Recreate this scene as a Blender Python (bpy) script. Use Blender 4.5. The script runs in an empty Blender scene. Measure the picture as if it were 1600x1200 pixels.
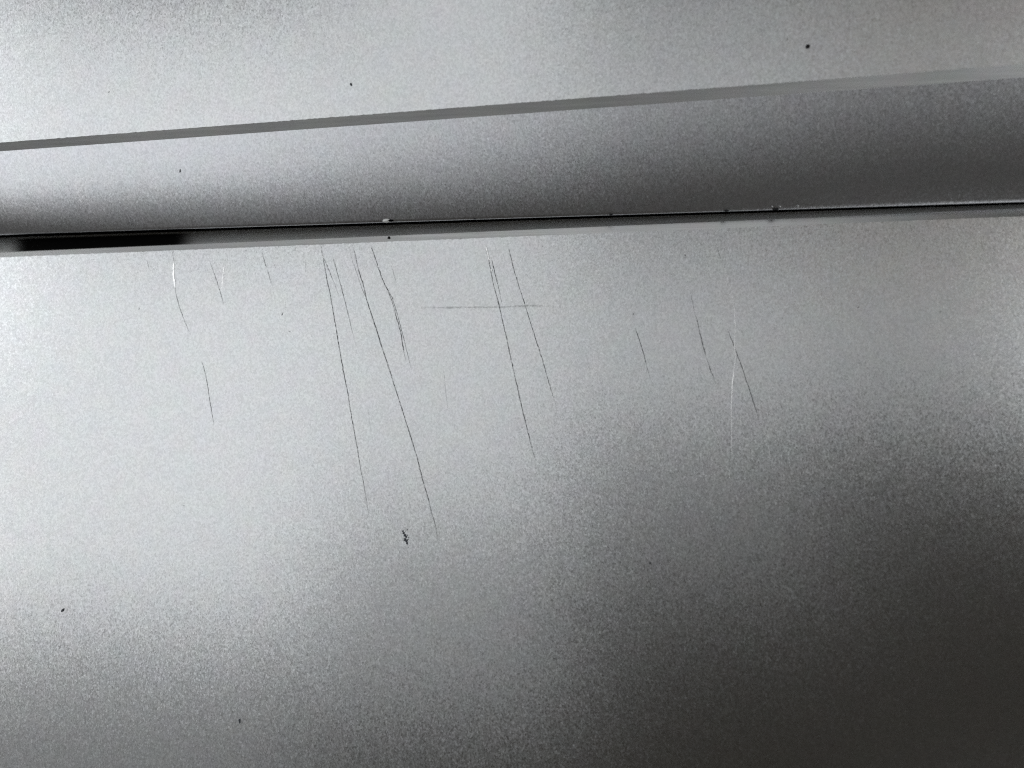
import bpy, bmesh, math, random
from mathutils import Vector, Matrix
C = bpy.context.scene
COL = C.collection
R = math.radians
random.seed(7)

# ------------------------------------------------------------------ camera
W, H = 1600.0, 1200.0                 # photograph pixels
LENS, SENSOR = 26.0, 36.0
FPX = W * LENS / SENSOR
DIST = 0.116
TILT_X, TILT_Y = R(5.0), R(4.0)       # camera stands a little to the right of and above the middle
cam_pos = Vector((math.sin(TILT_X), math.sin(TILT_Y), 0.0))
cam_pos.z = math.sqrt(1 - cam_pos.x**2 - cam_pos.y**2)
cam_pos *= DIST
fwd = (-cam_pos).normalized()
right = fwd.cross(Vector((0, 1, 0))).normalized()
up = right.cross(fwd)
cam_data = bpy.data.cameras.new('camera')
cam = bpy.data.objects.new('camera', cam_data)
COL.objects.link(cam)
cam.matrix_world = Matrix.Translation(cam_pos) @ Matrix((right, up, -fwd)).transposed().to_4x4()
cam_data.lens, cam_data.sensor_width = LENS, SENSOR
cam_data.clip_start, cam_data.clip_end = 0.002, 50.0
C.camera = cam

LID_SLOPE, LID_EDGE_Y = 0.15, 0.022    # the lid is opened a little short of flat
def px(x, y, z=0.0, slope=0.0):
    """the point at height z (metres) that the photograph shows at pixel x, y"""
    d = (fwd + right * ((x - W / 2) / FPX) - up * ((y - H / 2) / FPX))
    k = (z - slope * (cam_pos.y - LID_EDGE_Y) - cam_pos.z) / (d.z + slope * d.y)
    return cam_pos + d * k

def lid_px(x, y, z=0.0):
    return px(x, y, z, LID_SLOPE)

foc = lid_px(700, 420, 0.0)
cam_data.dof.use_dof = True
cam_data.dof.focus_distance = (foc - cam_pos).dot(fwd)
cam_data.dof.aperture_fstop = 8.0

# ------------------------------------------------------------------ world, lamps, exposure
world = bpy.data.worlds.new('World')
C.world = world
world.use_nodes = True
bg = world.node_tree.nodes['Background']
bg.inputs[0].default_value = (1.0, 0.76, 0.44, 1)
bg.inputs[1].default_value = 0.013
C.render.engine = 'CYCLES'
C.cycles.pixel_filter_type = 'BLACKMAN_HARRIS'
C.cycles.filter_width = 1.15
C.cycles.use_denoising = False      # a denoiser wipes out the blasted grain
C.view_settings.view_transform = 'Standard'
C.view_settings.look = 'None'
C.view_settings.exposure = 0.0
C.view_settings.gamma = 1.0

def lamp(name, loc, aim, sx, sy, radiance, col=(1, 1, 1)):
    L = bpy.data.lights.new(name, 'AREA')
    L.shape = 'RECTANGLE'
    L.size, L.size_y = sx, sy
    L.energy = radiance * math.pi * sx * sy
    L.color = col
    o = bpy.data.objects.new(name, L)
    COL.objects.link(o)
    o.location = loc
    o.rotation_euler = (Vector(aim) - Vector(loc)).to_track_quat('-Z', 'Y').to_euler()
    return o

# radiance of each soft lamp, unseen and added to shape the metal's tones; the big ones hang about half a metre up
COOL = (0.965, 0.988, 1.0)
def over(name, x0, x1, y0, y1, radiance, col=COOL):
    c = ((x0 + x1) / 2, (y0 + y1) / 2)
    return (name, (c[0], c[1], 0.5), (c[0], c[1], 0.0), x1 - x0, y1 - y0, radiance, col)
LAMPS = [
    over('main_panel', -0.6, -0.2, -0.1, 0.3, 0.86),
    over('main_panel_edge', -0.2, 0.0, 0.0, 0.3, 0.69),
    over('main_panel_corner', -0.2, 0.0, -0.15, 0.0, 0.28),
    over('dim_panel', 0.0, 0.2, 0.08, 0.2, 0.53),
    over('dim_panel_back', 0.0, 0.2, 0.2, 0.32, 0.34),
    over('dim_panel_end', 0.2, 0.4, 0.08, 0.2, 0.34),
    over('dim_panel_back_end', 0.2, 0.4, 0.2, 0.32, 0.27, (1.0, 0.96, 0.91)),
    over('dim_panel_skirt', 0.0, 0.2, -0.05, 0.08, 0.15),
    over('side_fill', 0.38, 0.72, 0.08, 0.2, 0.93),
    over('side_fill_top', 0.38, 0.72, 0.2, 0.3, 0.68, (1.0, 0.96, 0.91)),
    over('left_fill', -0.8, -0.6, -0.2, 0.05, 2.0, (1.0, 0.985, 0.96)),  # added to brighten the spine's left end
    over('far_fill', -0.95, -0.6, 0.1, 0.5, 2.2),
    over('back_panel', -0.2, 0.0, 0.3, 0.5, 0.65),
    over('back_fill', 0.0, 0.2, 0.5, 0.7, 0.25),
    over('right_front_fill', 0.35, 0.75, -0.58, -0.36, 1.1),  # added to lift the lower right of the spine
    over('main_panel_skirt', -0.6, -0.2, -0.3, -0.1, 0.17),
    ('back_left_fill', (-0.6, 0.8, 0.5), (0, 0, 0.5), 0.7, 0.4, 0.47, COOL),  # unseen fills added behind, for the lid's chamfer
    ('back_right_fill', (0.05, 0.9, 0.5), (0, 0, 0.5), 0.8, 0.4, 0.60, COOL),
    ('low_front_fill', (0, -0.9, 0.2), (0, 0, 0.2), 0.7, 0.4, 0.33, COOL),  # low unseen fills added in front, for the plate's chamfer
    ('low_left_fill', (-0.6, -0.7, 0.2), (0, 0, 0.2), 0.7, 0.4, 0.22, COOL),
    ('low_right_fill', (0.6, -0.7, 0.2), (0, 0, 0.2), 0.7, 0.4, 0.62, COOL),
]
for a in LAMPS:
    lamp(*a)

# ------------------------------------------------------------------ materials
def new_mat(name):
    m = bpy.data.materials.new(name)
    m.use_nodes = True
    nt = m.node_tree
    for n in list(nt.nodes):
        nt.nodes.remove(n)
    return m, nt

def node(nt, kind, **kw):
    n = nt.nodes.new(kind)
    for k, v in kw.items():
        if k in n.inputs:
            n.inputs[k].default_value = v
        else:
            setattr(n, k, v)
    return n

GRAIN_SCALE, GRAIN_DEPTH, FLAKE = 5700.0, 0.0000035, (0.029, 0.18)
def blasted_metal(name, base, rough, bump=1.0):
    """bead-blasted anodised aluminium: fine relief over a satin metal"""
    m, nt = new_mat(name)
    out = node(nt, 'ShaderNodeOutputMaterial')
    b = node(nt, 'ShaderNodeBsdfPrincipled')
    b.inputs['Metallic'].default_value = 1.0
    nt.links.new(b.outputs[0], out.inputs[0])
    tc = node(nt, 'ShaderNodeTexCoord')
    mp = node(nt, 'ShaderNodeMapping')
    mp.inputs['Scale'].default_value = (1.0, 0.74, 1.0) if bump > 0 else (0.015, 1.0, 1.0)
    nt.links.new(tc.outputs['Object'], mp.inputs['Vector'])
    # broad, faint unevenness of the anodising
    big = node(nt, 'ShaderNodeTexNoise', Scale=260.0, Detail=3.0, Roughness=0.6)
    nt.links.new(tc.outputs['Object'], big.inputs['Vector'])
    tint = node(nt, 'ShaderNodeMixRGB', blend_type='OVERLAY')
    tint.inputs[0].default_value = 0.16
    tint.inputs[1].default_value = (*base, 1)
    nt.links.new(big.outputs['Color'], tint.inputs[2])
    if bump > 0:
        # each blasted pit takes the oxide a little lighter or darker
        ve = node(nt, 'ShaderNodeTexVoronoi', Scale=GRAIN_SCALE * 0.9, Randomness=1.0)
        nt.links.new(mp.outputs[0], ve.inputs['Vector'])
        sp = node(nt, 'ShaderNodeSeparateColor')
        nt.links.new(ve.outputs['Color'], sp.inputs[0])
        vr = node(nt, 'ShaderNodeMapRange')
        vr.inputs['To Min'].default_value = 0.90
        vr.inputs['To Max'].default_value = 1.10
        nt.links.new(sp.outputs[0], vr.inputs['Value'])
        mu = node(nt, 'ShaderNodeVectorMath', operation='SCALE')
        nt.links.new(tint.outputs[0], mu.inputs[0])
        nt.links.new(vr.outputs[0], mu.inputs['Scale'])
        nt.links.new(mu.outputs[0], b.inputs['Base Color'])
    else:
        # long tool marks left by the cutter, and a slow change along the edge
        tm = node(nt, 'ShaderNodeTexNoise', Scale=2600.0, Detail=3.0, Roughness=0.7)
        nt.links.new(mp.outputs[0], tm.inputs['Vector'])
        slow = node(nt, 'ShaderNodeTexNoise', Scale=45.0, Detail=2.0)
        nt.links.new(tc.outputs['Object'], slow.inputs['Vector'])
        ad = node(nt, 'ShaderNodeMath', operation='ADD')
        nt.links.new(tm.outputs['Fac'], ad.inputs[0]); nt.links.new(slow.outputs['Fac'], ad.inputs[1])
        vr = node(nt, 'ShaderNodeMapRange')
        vr.inputs['From Min'].default_value, vr.inputs['From Max'].default_value = 0.7, 1.3
        vr.inputs['To Min'].default_value, vr.inputs['To Max'].default_value = 0.84, 1.14
        nt.links.new(ad.outputs[0], vr.inputs['Value'])
        mu = node(nt, 'ShaderNodeVectorMath', operation='SCALE')
        nt.links.new(tint.outputs[0], mu.inputs[0])
        nt.links.new(vr.outputs[0], mu.inputs['Scale'])
        nt.links.new(mu.outputs[0], b.inputs['Base Color'])
    b.inputs['Roughness'].default_value = rough
    if bump > 0:
        # shallow rolling relief
        n1 = node(nt, 'ShaderNodeTexNoise', Scale=GRAIN_SCALE, Detail=2.0, Roughness=0.7)
        nt.links.new(mp.outputs[0], n1.inputs['Vector'])
        bp = node(nt, 'ShaderNodeBump', Strength=1.0, Distance=GRAIN_DEPTH * bump)
        nt.links.new(n1.outputs['Fac'], bp.inputs['Height'])
        # and tiny facets, each leaning its own way, a few of them a good deal more than the rest
        vo = node(nt, 'ShaderNodeTexVoronoi', Scale=GRAIN_SCALE, Randomness=1.0)
        nt.links.new(mp.outputs[0], vo.inputs['Vector'])
        c0 = node(nt, 'ShaderNodeVectorMath', operation='SUBTRACT')
        c0.inputs[1].default_value = (0.5, 0.5, 0.5)
        nt.links.new(vo.outputs['Color'], c0.inputs[0])
        c2 = node(nt, 'ShaderNodeVectorMath', operation='MULTIPLY')
        nt.links.new(c0.outputs[0], c2.inputs[0]); nt.links.new(c0.outputs[0], c2.inputs[1])
        c3 = node(nt, 'ShaderNodeVectorMath', operation='MULTIPLY')
        nt.links.new(c2.outputs[0], c3.inputs[0]); nt.links.new(c0.outputs[0], c3.inputs[1])
        s1 = node(nt, 'ShaderNodeVectorMath', operation='SCALE'); s1.inputs['Scale'].default_value = FLAKE[0] * bump
        s3 = node(nt, 'ShaderNodeVectorMath', operation='SCALE'); s3.inputs['Scale'].default_value = FLAKE[1] * bump
        nt.links.new(c0.outputs[0], s1.inputs[0]); nt.links.new(c3.outputs[0], s3.inputs[0])
        a1 = node(nt, 'ShaderNodeVectorMath', operation='ADD')
        nt.links.new(s1.outputs[0], a1.inputs[0]); nt.links.new(s3.outputs[0], a1.inputs[1])
        a2 = node(nt, 'ShaderNodeVectorMath', operation='ADD')
        nt.links.new(bp.outputs[0], a2.inputs[0]); nt.links.new(a1.outputs[0], a2.inputs[1])
        nn = node(nt, 'ShaderNodeVectorMath', operation='NORMALIZE')
        nt.links.new(a2.outputs[0], nn.inputs[0])
        nt.links.new(nn.outputs[0], b.inputs['Normal'])
    return m

SILVER = (0.80, 0.815, 0.83)
M_PLATE = blasted_metal('blasted_aluminium', SILVER, 0.255, 1.0)
M_SPINE = blasted_metal('blasted_aluminium_spine', (0.79, 0.805, 0.84), 0.32, 1.0)
M_CUT = blasted_metal('machined_aluminium', (0.74, 0.75, 0.75), 0.34, 0.0)
M_WALL = blasted_metal('dark_machined_aluminium', (0.80, 0.81, 0.80), 0.56, 0.0)

def plain(name, col, rough, metallic=0.0, spec=0.3):
    m, nt = new_mat(name)
    out = node(nt, 'ShaderNodeOutputMaterial')
    b = node(nt, 'ShaderNodeBsdfPrincipled')
    b.inputs['Base Color'].default_value = (*col, 1)
    b.inputs['Roughness'].default_value = rough
    b.inputs['Metallic'].default_value = metallic
    b.inputs['Specular IOR Level'].default_value = spec
    nt.links.new(b.outputs[0], out.inputs[0])
    return m, nt, b, out
M_BLACK = plain('black_gap_shade', (0.004, 0.004, 0.004), 0.9, 0, 0.0)[0]  # the gap's shade put into a near-black colour

def faded(name, col, rough, metallic, noise_scale, noise_amt, spec=0.3):
    """wear, a stain or the black strip: as dense as the vertex attribute 'wear' says, broken up by the grain"""
    m, nt, b, out = plain(name, col, rough, metallic, spec)
    at = node(nt, 'ShaderNodeAttribute', attribute_name='wear')
    tc = node(nt, 'ShaderNodeTexCoord')
    nz = node(nt, 'ShaderNodeTexNoise', Scale=noise_scale, Detail=2.0)
    nt.links.new(tc.outputs['Object'], nz.inputs['Vector'])
    mr = node(nt, 'ShaderNodeMapRange')
    mr.inputs['From Min'].default_value = 0.35
    mr.inputs['From Max'].default_value = 0.62
    mr.inputs['To Min'].default_value = 1.0 - noise_amt
    mr.inputs['To Max'].default_value = 1.0
    nt.links.new(nz.outputs['Fac'], mr.inputs['Value'])
    mu = node(nt, 'ShaderNodeMath', operation='MULTIPLY')
    mu.use_clamp = True
    nt.links.new(at.outputs['Fac'], mu.inputs[0])
    nt.links.new(mr.outputs[0], mu.inputs[1])
    tr = node(nt, 'ShaderNodeBsdfTransparent')
    mx = node(nt, 'ShaderNodeMixShader')
    nt.links.new(mu.outputs[0], mx.inputs[0])
    nt.links.new(tr.outputs[0], mx.inputs[1])
    nt.links.new(b.outputs[0], mx.inputs[2])
    nt.links.new(mx.outputs[0], out.inputs[0])
    return m
M_SCRATCH = faded('dark_scratch_groove', (0.085, 0.09, 0.095), 0.5, 0.7, 2600, 0.7)
M_BURR = faded('bright_scratch_burr', (0.97, 0.97, 0.97), 0.2, 1.0, 2600, 0.5, 0.6)
M_SMEAR = faded('grey_rub_mark', (0.16, 0.16, 0.15), 0.7, 0.3, 3500, 0.7)
M_STRIP = faded('black_strip', (0.004, 0.004, 0.004), 0.8, 0.0, 10, 0.0, 0.05)
M_DIRT = plain('black_dirt', (0.03, 0.03, 0.032), 0.8, 0, 0.1)[0]
M_DIRT2 = plain('grey_blue_dirt', (0.14, 0.15, 0.17), 0.8, 0, 0.1)[0]
M_DUST = plain('light_grey_dust', (0.3, 0.31, 0.33), 0.9, 0, 0.1)[0]
M_BEAD = plain('bare_metal_chip', (0.92, 0.93, 0.92), 0.35, 0.3)[0]

# ------------------------------------------------------------------ mesh helpers
def link(name, verts, faces, mat, parent=None, smooth=True, dens=None):
    me = bpy.data.meshes.new(name)
    me.from_pydata([tuple(v) for v in verts], [], faces)
    me.validate()
    bm = bmesh.new(); bm.from_mesh(me)
    bmesh.ops.recalc_face_normals(bm, faces=bm.faces)
    bm.to_mesh(me); bm.free()
    if dens is not None:
        a = me.attributes.new('wear', 'FLOAT', 'POINT')
        a.data.foreach_set('value', dens)
    for p in me.polygons:
        p.use_smooth = smooth
    me.materials.append(mat)
    o = bpy.data.objects.new(name, me)
    COL.objects.link(o)
    if parent:
        o.parent = parent
    return o

def lerp(a, b, t):
    return a + (b - a) * t

def loft(rows):
    """rows: lists of points of the same length -> verts, faces"""
    n = len(rows[0])
    v = [p for r in rows for p in r]
    f = []
    for i in range(len(rows) - 1):
        for j in range(n - 1):
            a = i * n + j
            f.append((a, a + 1, a + n + 1, a + n))
    return v, f

# pixel lines of the photograph (x -> y), straight edges of the thing itself
def line(x0, y0, x1, y1):
    k = (y1 - y0) / (x1 - x0)
    return lambda x: y0 + k * (x - x0)
STEP_TOP = line(0, 222.5, 1600, 100.0)
STEP_BOT = line(0, 236.5, 1300, 142.5)
ROLL_END = line(0, 367.0, 1600, 315.5)
WALL_TOP = line(0, 371.5, 1600, 319.0)
CHAM_TOP = line(0, 394.8, 1600, 325.5)
CHAM_BOT = line(0, 402.5, 1600, 338.0)
XA, XB, NX = -520.0, 2120.0, 660
XS = [lerp(XA, XB, i / NX) for i in range(NX + 1)]
MM = 0.000104                                  # metres per photograph pixel at the lid's edge
CHAM_SLOPE, WALL_SLOPE = 0.30, 1.05            # fall per metre across, measured from the lid's face
def cham_drop(x):
    return CHAM_SLOPE * MM * (CHAM_BOT(x) - CHAM_TOP(x))
def wall_drop(x):
    return cham_drop(x) + WALL_SLOPE * MM * max(4.0, CHAM_TOP(x) - WALL_TOP(x))

Z_LID = 0.0
ROLL_L, ROLL_R = 0.0004, 0.0000      # rim of the rounded spine, left and right end of the picture
Z_STEP = 0.0034       # where the spine meets the chamfer of the bottom plate
Z_BASE = 0.0046       # bottom plate of the base

# ------------------------------------------------------------------ the laptop
laptop = bpy.data.objects.new('laptop', None)
COL.objects.link(laptop)
laptop.empty_display_size = 0.02
laptop['label'] = 'silver blasted aluminium laptop opened flat, scratched lid below its rounded hinge spine and bottom plate'
laptop['category'] = 'laptop'

def slab(name, near, far, z, thick, mat, parent):
    """flat plate between two pixel lines' points, with real thickness below it"""
    rows = []
    n = 24
    for i in range(n + 1):
        rows.append([lerp(a, b, i / n) for a, b in zip(near, far)])
    v, f = loft(rows)
    m = len(near)
    top = len(v)
    # sides and underside (the near edge is left to the chamfer)
    ring = [r[0] for r in rows] + rows[-1][1:] + [r[-1] for r in reversed(rows[:-1])]
    base = len(v)
    for p in ring:
        v.append(Vector(p))
    for p in ring:
        v.append(Vector((p.x, p.y, p.z - thick)))
    k = len(ring)
    for i in range(k - 1):
        f.append((base + i, base + i + 1, base + k + i + 1, base + k + i))
    # underside
    f.append(tuple(base + k + i for i in range(k)))
    return link(name, v, f, mat, parent, smooth=False)

# lid: flat outer face, chamfer, edge wall
ragged = lambda: random.gauss(0, 0.22)      # the blasted edge is not a ruled line
lid_near = [lid_px(x, CHAM_BOT(x) - 0.3 + ragged(), Z_LID) for x in XS]
lid_rim = [lid_px(x, CHAM_BOT(x), Z_LID - 0.00002) for x in XS]
lid_far = [lid_px(x, 2000 - 0.04 * x, Z_LID) for x in XS]
lid = slab('lid', lid_near, lid_far, Z_LID, 0.004, M_PLATE, laptop)
ch_lo = [lid_px(x, CHAM_TOP(x), -cham_drop(x)) for x in XS]
v, f = loft([lid_rim, ch_lo])
link('lid_chamfer', v, f, M_CUT, lid, smooth=False)
wall_lo = [lid_px(x, WALL_TOP(x), -wall_drop(x)) for x in XS]
v, f = loft([ch_lo, wall_lo, [Vector((p.x, p.y, -0.0042)) for p in wall_lo]])
link('lid_edge', v, f, M_WALL, lid, smooth=False)

# bottom plate of the base with its cut chamfer
base_near = [px(x, STEP_TOP(x) + 0.3 + ragged(), Z_BASE) for x in XS]
base_rim = [px(x, STEP_TOP(x), Z_BASE - 0.00002) for x in XS]
base_far = [px(x, -620 - 0.04 * x, Z_BASE) for x in XS]
base = slab('base_plate', base_near, base_far, Z_BASE, 0.009, M_PLATE, laptop)
step_lo = [px(x, STEP_BOT(x), Z_STEP) for x in XS]
v, f = loft([base_rim, step_lo])
link('plate_chamfer', v, f, M_CUT, base, smooth=False)

# rounded hinge spine: nearly flat under the chamfer, rolling over to its rim
roll_end = [px(x, ROLL_END(x), lerp(ROLL_L, ROLL_R, x / 1600)) for x in XS]
NT = 40
RIM_Q, RIM_Z = 0.993, 0.00009
def roll(t, x):
    """share of the spine's fall reached at t of its width: tighter roll at the left end, flatter at the right"""
    k = min(max(x / 1600, 0.0), 1.0)
    p0, p = lerp(0.14, 0.90, k ** 0.7), lerp(2.0, 1.7, k)
    return (p0 * t + t ** (p + 1) / (p + 1)) / (p0 + 1 / (p + 1))
rows = []
for i in range(NT + 1):
    t = i / NT
    r = []
    for x, a, b in zip(XS, step_lo, roll_end):
        p = lerp(a, b, t * RIM_Q)
        p.z = lerp(a.z, b.z + RIM_Z, roll(t, x))
        r.append(p)
    rows.append(r)
# small radius at the rim, then straight down into the gap
for q, dz in ((0.997, 0.00005), (1.0, -0.00006), (1.0, -0.0002), (0.998, -0.0004), (0.89, -0.0026)):
    r = []
    for a, b in zip(step_lo, roll_end):
        p = lerp(a, b, q); p.z = b.z + dz
        r.append(p)
    rows.append(r)
v, f = loft(rows)
spine = link('hinge_spine', v, f, M_SPINE, laptop)

# near-black strip added at the bottom of the hinge gap, shade put into its colour
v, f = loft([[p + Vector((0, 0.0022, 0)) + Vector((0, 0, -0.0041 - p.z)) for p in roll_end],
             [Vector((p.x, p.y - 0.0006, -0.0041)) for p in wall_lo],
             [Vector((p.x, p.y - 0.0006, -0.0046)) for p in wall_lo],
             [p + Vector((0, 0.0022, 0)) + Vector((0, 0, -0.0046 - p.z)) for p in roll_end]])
link('hinge_gap_shade', v, f, M_BLACK, laptop, smooth=False)

# black strip laid over the lid's edge wall, fading out at both ends
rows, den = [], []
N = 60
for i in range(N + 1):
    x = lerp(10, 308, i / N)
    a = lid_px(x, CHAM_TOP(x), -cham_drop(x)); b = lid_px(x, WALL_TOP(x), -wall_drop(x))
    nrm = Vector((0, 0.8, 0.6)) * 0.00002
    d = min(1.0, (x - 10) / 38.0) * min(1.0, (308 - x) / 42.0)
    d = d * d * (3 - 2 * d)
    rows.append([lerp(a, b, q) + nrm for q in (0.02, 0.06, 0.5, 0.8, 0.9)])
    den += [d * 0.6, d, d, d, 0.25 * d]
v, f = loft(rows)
link('black_edge_strip', v, f, M_STRIP, lid, dens=den)

# ------------------------------------------------------------------ scratches in the lid (thing > lid > scratch)
LID_N = Vector((0, LID_SLOPE, 1)).normalized()
def smooth_path(pts, step=4.0):
    """Catmull-Rom through (x, y, strength) points, a sample about every 4 pixels"""
    out = []
    n = len(pts)
    for i in range(n - 1):
        p0, p1, p2, p3 = pts[max(i - 1, 0)], pts[i], pts[i + 1], pts[min(i + 2, n - 1)]
        m = max(2, int(math.hypot(p2[0] - p1[0], p2[1] - p1[1]) / step))
        for k in range(m):
            t = k / m
            v = []
            for c in range(2):
                v.append(0.5 * (2 * p1[c] + (p2[c] - p0[c]) * t + (2 * p0[c] - 5 * p1[c] + 4 * p2[c] - p3[c]) * t * t
                                + (3 * p1[c] - p0[c] - 3 * p2[c] + p3[c]) * t ** 3))
            v.append(lerp(p1[2], p2[2], t))
            out.append(v)
    out.append(list(pts[-1]))
    return out

def scratch(pts, width=2.2, mat=None, lift=0.00001, name='scratch', ridge=0.0):
    path = smooth_path(pts)
    rows, den = [], []
    n = len(path)
    for i, (x, y, s) in enumerate(path):
        a, b = path[max(i - 1, 0)], path[min(i + 1, n - 1)]
        dx, dy = b[0] - a[0], b[1] - a[1]
        L = math.hypot(dx, dy) or 1.0
        nx, ny = -dy / L, dx / L
        j = random.gauss(0, 0.18)
        w = width * (0.75 + 0.5 * random.random()) * (0.55 + 0.45 * min(1.0, s)) / 2
        r = []
        h = ridge * 1.5 * w * DIST / FPX            # a burr leans left, towards the brighter lamps
        for k, q, z in (((-1.0, 0.0, 0), (-0.35, 1.0, 0), (0.35, 1.0, 0), (1.0, 0.0, 0)) if not ridge else
                        ((-1.0, 0.2, 0), (-0.5, 1.0, 1), (0.3, 1.0, 0.47), (1.0, 0.2, 0))):
            r.append(lid_px(x + nx * (j + k * w), y + ny * (j + k * w), Z_LID) + LID_N * (lift + h * z))
            den.append(q * s * (0.85 + 0.3 * random.random()))
        rows.append(r)
    v, f = loft(rows)
    return link(name, v, f, mat or M_SCRATCH, lid, smooth=False, dens=den)

DARK = [   # (width, [(x, y, strength) ...]) in photograph pixels
    (1.6, [(269.9, 393.6, .6), (271, 405, .55), (271.6, 411, .1)]),
    (1.8, [(273.2, 446, .1), (275, 458, .7), (279, 475, .75), (286, 495, .8), (292, 510, .6), (299, 525, .05)]),
    (1.8, [(324, 401, .05), (328, 410, .2), (333, 423, .6), (340, 443, .75), (346, 463, .85), (349.5, 476, .1)]),
    (2.0, [(410, 396, .2), (412, 404, .7), (415, 415, .9), (416, 418, .1)]),
    (1.6, [(417.5, 421, .3), (419.5, 427, .8), (422, 437, .5), (427, 449, .05)]),
    (1.6, [(229.2, 406, .2), (231.5, 415, .6), (233.8, 423, .1)]),
    (1.6, [(221, 394.5, .6), (222, 399, .2)]),
    (1.4, [(210, 453, .1), (211.7, 461, .3), (210.9, 470, .05)]),
    (2.0, [(315, 565, .1), (318, 573, .7), (322, 590, .85), (325.3, 608, .75), (329, 631, 1.), (331.5, 648, .8), (334.8, 666, .05)]),
    (2.0, [(502, 383.8, .3), (503.2, 395, .8), (505, 404, .7), (508, 420, .8), (511.5, 440, .9), (515, 455, .95), (522.5, 497.5, 1.), (530, 542.5, 1.),
           (536.3, 578, 1.), (545, 624, 1.), (551.5, 663, .95), (557.5, 695, .85), (563, 730, .7), (567.7, 753, .8), (574, 790.5, .35), (581, 830, .02)]),
    (1.8, [(505.5, 403, .8), (511, 415, .9), (518, 432, .7), (523, 444, .5), (529.5, 462, .05)]),
    (1.8, [(521.2, 405, .5), (523, 412, .95), (527.5, 427.5, .8), (537.5, 465, .9), (545, 495, .85), (550, 516, .4), (557, 544, .03)]),
    (2.2, [(550, 382, .15), (553, 391, .5), (556, 402, .7), (560, 420, .8), (567.5, 445, .95), (575, 475, 1.), (585, 505, 1.), (595, 537, 1.), (607, 573, 1.),
           (618, 607.7, 1.), (629.5, 643.5, 1.), (639, 674, .95), (652, 715.7, 1.), (660, 748, 1.), (668.5, 776, 1.), (674, 800, .9), (680.7, 821, .6), (683, 840, .03)]),
    (1.7, [(545.5, 388, .1), (549, 401, .4), (553, 414, .5), (560.5, 436, .5), (566, 452, .55), (573, 468, .4), (581, 492, .5), (590, 520, .3), (596, 538, .2)]),
    (2.1, [(580.5, 387, .9), (584, 397, .9), (588, 408, .8), (592, 421, 1.), (598, 437, 1.), (604.5, 451, 1.), (608.5, 461, .9), (612.5, 470, .8),
           (618.7, 492.5, .95), (626, 520, 1.), (630, 543, .9), (633.9, 563, .2)]),
    (1.8, [(604.5, 451, .6), (611, 462, .8), (616, 475, .85), (622.5, 497.5, .8), (630, 525, .85), (636, 550, .7), (641, 570, .35), (643.5, 581, .03)]),
    (1.5, [(570, 388, .05), (578, 399, .25), (585, 411, .35), (594.5, 425.5, .5)]),
    (1.5, [(611, 414, .1), (613, 420, .5), (616, 430, .6), (619, 441.5, .1)]),
    (1.6, [(478.2, 405, .2), (477.8, 413, .6), (477.3, 425, .1)]),
    (1.3, [(445, 463, .03), (446.5, 478, .22), (446.5, 492, .03)]),
    (1.3, [(498.5, 408, .05), (498.8, 414, .3), (498.5, 421, .05)]),
    (1.3, [(427, 409, .05), (430.5, 418, .3), (432, 421, .05)]),
    (2.0, [(758.6, 388, .5), (762.6, 402.5, .9), (765.8, 417, .95), (769.9, 438, .7), (775.6, 461, .85), (780.8, 480.5, 1.), (786, 505, .9), (791.8, 529, .85),
           (799, 564, 1.), (806.6, 597, 1.), (815.6, 637.5, 1.), (823, 666.7, 1.), (831.8, 703, .6), (838, 722, .03)]),
    (1.9, [(767.5, 401, .3), (769.5, 411, .9), (772, 422, .9), (777, 441.5, .85), (780.5, 456, .6), (783, 469, .6), (785, 478, .05)]),
    (1.9, [(794.5, 387, .3), (796.3, 395, .8), (799, 405.7, .8), (805.6, 430, .9), (813.7, 456, .9), (821, 478, 1.1), (828.4, 503, .9), (836.5, 527.6, .95),
           (848, 564, 1.), (855.4, 590, .95), (864.3, 619.6, .6), (869.5, 636, .03)]),
    (1.9, [(993.5, 513, .3), (995, 519, .9), (998, 528, .8), (1001.5, 539, .8), (1004, 547, .9), (1008, 561, .9), (1011.2, 575, .6), (1018, 597, .03)]),
    (1.7, [(1079.2, 457, .3), (1081.5, 470, .5), (1084, 482, .6), (1086, 491, .4)]),
    (3.0, [(1086.5, 493, .3), (1090, 503.5, .75), (1092.5, 515, .6), (1095, 526, .8), (1098, 537, .9), (1101, 549, .8), (1102.5, 556, .3)]),
    (1.9, [(1103, 557, .2), (1107.5, 570, .9), (1110.5, 579, .8), (1114, 587, .7), (1119, 601, .1)]),
    (1.9, [(1136.3, 514, .2), (1142, 528, .9), (1147, 541, .85), (1152.5, 555.5, .9), (1159, 573, .95), (1164.5, 590, .9), (1170, 605, .9),
           (1178.7, 632.5, .8), (1185, 652, .5), (1188, 662, .03)]),
    (1.5, [(1120, 387, .2), (1123.5, 396, .5), (1126.6, 406, .3)]),
    (1.5, [(1158, 515, .3), (1160, 520, .45), (1163, 528, .05)]),
    (1.4, [(693, 578, .03), (694.3, 588, .3), (696.3, 610, .4), (699, 634, .35), (701.5, 655, .03)]),
    (1.4, [(574, 637, .03), (576.5, 650, .25), (579, 668, .25), (583, 697, .03)]),
]
for w, p in DARK:
    scratch([(x, y, k * 0.72) for x, y, k in p], w * 1.2, M_SCRATCH)
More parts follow.
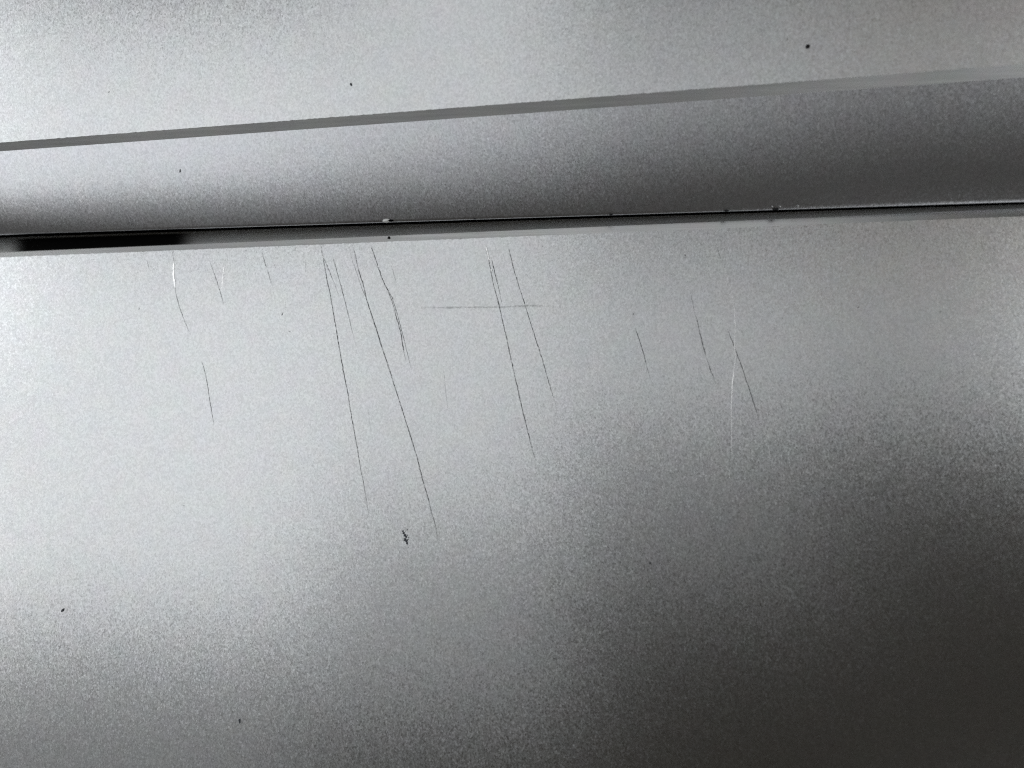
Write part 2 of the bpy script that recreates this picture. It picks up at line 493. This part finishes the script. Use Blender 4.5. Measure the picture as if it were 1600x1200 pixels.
BRIGHT = [
    (2.4, [(271.3, 407, .1), (271.2, 416, .8), (271.2, 428, 1.), (272.2, 438, 1.), (273.4, 450, .3)]),
    (1.7, [(350.4, 415, .3), (349.5, 422, .7), (348, 436, .5), (347.2, 446, .7), (346.8, 455, .05)]),
    (2.6, [(759, 383, .4), (760.3, 389, 1.), (762, 396, .9), (764, 404.5, 1.), (764.8, 408, .1)]),
    (3.0, [(767.2, 419.5, .2), (768, 422, 1.), (768.6, 425, .2)]),
    (2.6, [(504.2, 398, .2), (504.8, 401, .9), (505.4, 404, .1)]),
    (2.2, [(1128, 411, .03), (1133, 423, .25), (1137, 437, .3), (1140.5, 447, .2), (1144, 460, .2), (1147, 478, .2), (1148.6, 503, .5), (1148.4, 526, .4),
           (1147.6, 543, .7), (1149.3, 556, .5), (1147.5, 572, .4), (1145, 593, 1.), (1143.6, 612, .8), (1142.6, 640, .5), (1143, 680, .45), (1142.8, 695, .4),
           (1144, 718, .12), (1140, 738, .2), (1141, 750, .35), (1146, 762, .2), (1154, 788, .12), (1160, 810, .02)]),
    (2.4, [(1109, 653, .02), (1114, 668, .2), (1120, 684, .35), (1126, 699, .25), (1131, 716, .02)]),
    (2.4, [(1188, 660, .02), (1197.5, 685, .16), (1204, 716, .28), (1206, 726, .1), (1212, 750, .02)]),
]
for w, p in BRIGHT:
    scratch([(x, y, k * 0.95) for x, y, k in p], w * 1.3, M_BURR, 0.000016, ridge=0.21 if p[0][0] < 520 else 0.32)
# a dull rub mark running across the scratches
scratch([(650, 480.6, .02), (672, 480.5, .14), (700, 480.6, .25), (735, 480.2, .22), (775, 480, .2), (805, 479, .2), (822, 478, .3), (850, 478.3, .08), (885, 480, .03)],
        6.5, M_SMEAR, 0.000006, 'rub_mark')

# ------------------------------------------------------------------ pits, chips and specks of dirt
def spine_px(x, y):
    t = (y - STEP_BOT(x)) / (ROLL_END(x) - STEP_BOT(x)) / RIM_Q
    a = px(x, STEP_BOT(x), Z_STEP)
    b = px(x, ROLL_END(x), lerp(ROLL_L, ROLL_R, x / 1600))
    t = min(max(t, 0.0), 1.0)
    w = roll(t, x)
    p = lerp(a, b, t * RIM_Q)
    p.z = lerp(a.z, b.z + RIM_Z, w)
    return p

def lump(name, centre, sx, sy, sz, ang, mat, parent=None, rough=0.25, seed=0, sub=2):
    """a small uneven grain lying on the metal, sizes in metres"""
    rnd = random.Random(seed)
    bm = bmesh.new()
    bmesh.ops.create_icosphere(bm, subdivisions=sub, radius=1.0)
    c, s = math.cos(ang), math.sin(ang)
    for vv in bm.verts:
        k = 1.0 + rnd.uniform(-rough, rough)
        x, y, z = vv.co.x * sx * k, vv.co.y * sy * k, vv.co.z * sz * k
        vv.co = (x * c - y * s, x * s + y * c, z)
    me = bpy.data.meshes.new(name)
    bm.to_mesh(me); bm.free()
    for p in me.polygons:
        p.use_smooth = True
    me.materials.append(mat)
    o = bpy.data.objects.new(name, me)
    COL.objects.link(o)
    o.location = centre
    if parent:
        o.parent = parent
    return o

PX = DIST / FPX        # metres on the lid per photograph pixel
def speck(name, centre, w, h, ang, mat, label, seed):
    o = lump(name, centre, w * PX / 2, h * PX / 2, min(w, h) * PX * 0.35, R(ang), mat, None, 0.3, seed)
    o['label'] = label
    o['category'] = 'dirt speck'
    o['group'] = 'specks of dirt on the laptop'
    return o
speck('dirt_speck', px(1262, 72, Z_BASE + 0.0001), 5.5, 6.0, -20, M_DIRT, 'round black dirt speck on the upper plate, above its right end', 1)
speck('dirt_speck', px(548.3, 131.5, Z_BASE + 0.00005), 3.2, 4.4, 20, M_DIRT2, 'small dark dirt speck on the upper plate, just above the middle of its step', 2)
speck('dirt_speck', lid_px(97.5, 954, 0.00006), 3.0, 6.4, -32, M_DIRT2, 'slanting black dirt sliver on the lid, lower left, far from the scratches', 3)
speck('dirt_speck', lid_px(374, 1126.5, 0.00006), 2.6, 7.0, 10, M_DIRT2, 'small upright black dirt speck on the lid at the bottom left', 4)
speck('dirt_speck', spine_px(284, 267) + Vector((0, 0, 0.00004)), 2.0, 5.0, -15, M_DUST, 'thin grey dirt sliver on the bright left part of the rounded spine', 5)
speck('dirt_speck', px(607.8, 371.5, -0.00035), 5.0, 4.6, 0, M_DIRT, 'dark dirt grain on the lid chamfer under the bright chip in the spine rim', 6)

# ragged flake of grey-blue dirt: several fused grains in one mesh
bm = bmesh.new()
rnd = random.Random(11)
for x, y, r in ((629.5, 830, 1.5), (630.5, 833, 1.9), (632.5, 836.5, 2.2), (634.5, 839, 1.9), (636, 836.5, 0.9), (633.2, 842.5, 2.2), (631.5, 844.5, 1.2), (635, 845.5, 2.4),
                (636, 849, 1.9), (636.2, 828, 1.0), (638.5, 839.5, 0.8), (638, 855, 0.7), (637.5, 842.8, 1.1), (633.8, 830, 0.7)):
    c = lid_px(x, y, 0.00004)
    ret = bmesh.ops.create_icosphere(bm, subdivisions=1, radius=1.0)
    for vv in ret['verts']:
        k = r * PX * (1 + rnd.uniform(-0.3, 0.3))
        vv.co = Vector((vv.co.x * k, vv.co.y * k, vv.co.z * k * 0.4)) + c
me = bpy.data.meshes.new('dirt_flake'); bm.to_mesh(me); bm.free()
me.materials.append(M_DIRT2)
o = bpy.data.objects.new('dirt_flake', me); COL.objects.link(o)
o['label'] = 'ragged grey-blue dirt flake on the lid just below the ends of the two longest scratches'
o['category'] = 'dirt flake'

def pit(x, y, w, h, ang, d, pt=lid_px, parent=None, z=0.00001):
    a = R(ang)
    rows, den = [], []
    for i in range(5):
        t = i / 4 * 2 - 1
        r = []
        for k, q in ((-1, 0), (-.4, 1), (.4, 1), (1, 0)):
            ww = w / 2 * k * math.sqrt(max(0.1, 1 - t * t)) ; hh = h / 2 * t
            r.append(pt(x + ww * math.cos(a) - hh * math.sin(a), y + ww * math.sin(a) + hh * math.cos(a), z))
            den.append(q * d * (1 - 0.7 * abs(t)))
        rows.append(r)
    v, f = loft(rows)
    link('pit', v, f, M_SCRATCH, parent or lid, smooth=False, dens=den)
for a in ((441, 491, 2.4, 5.5, 20, .9), (452.7, 518, 4.5, 2.2, -20, .6), (217.2, 482.5, 1.8, 4.5, 15, .8), (1341, 480.3, 5, 2.6, -35, .8), (1469.4, 487, 3.5, 2, -20, .8),
          (1472.4, 406, 2, 2, 0, .8), (989.8, 490.6, 3, 2.5, 0, .9), (1070.5, 398.6, 2.6, 4, -30, .7), (287, 790, 5, 2.5, 15, .35), (1016, 880, 5, 4, -10, .8),
          (1222, 497, 2.5, 2.5, 0, .5), (1092, 730, 3, 2, 0, .3), (596, 900, 2, 3, 0, .3), (820, 930, 3, 2, 0, .35), (455, 655, 2, 3, 0, .25)):
    pit(*a)
for a in ((170.2, 144, 2.4, 3.5, 35, .8), (1230.5, 61.5, 2.5, 3.5, 20, .7), (275, 172, 2, 3.5, 10, .35), (700, 66, 2.5, 3, 0, .3)):
    pit(*a, pt=px, parent=base, z=Z_BASE + 0.00001)

def rim_px(x):
    return px(x, ROLL_END(x), lerp(ROLL_L, ROLL_R, x / 1600))
# bright burr and dark nicks along the spine's rim, a bare glint on the lid's edge
lump('edge_burr', rim_px(604.5) + Vector((0, 0.00028, 0.0001)), 7.0 * PX, 3.6 * PX, 2.5 * PX, R(4), M_BEAD, spine, 0.08, 21)
lump('edge_nick', rim_px(611.5) + Vector((0, 0.00022, 0.00026)), 4.0 * PX, 1.7 * PX, 1.6 * PX, R(0), M_BLACK, spine, 0.2, 22)
for i, (x, w, h) in enumerate(((955, 5.0, 1.6), (1135, 6.0, 1.6), (1212, 9.0, 2.2), (742, 3.0, 1.0))):
    w, h = w * 0.55, h * 0.6
    lump('edge_nick', rim_px(x) + Vector((0, 0.00006, 0.00022)), w * PX, h * PX, 1.6 * PX, R(2), M_DIRT, spine, 0.25, 30 + i)
for i, x in enumerate((1206, 1246, 1218)):
    lump('edge_burr', rim_px(x) + Vector((0, 0.0004, 0.00045)), 1.2 * PX, 1.0 * PX, 1.0 * PX, 0, M_BEAD, spine, 0.2, 40 + i, 1)
lump('edge_burr', lid_px(719, CHAM_BOT(719) - 0.5, 0.0), 1.7 * PX, 1.3 * PX, 1.0 * PX, 0, M_BEAD, lid, 0.2, 50)
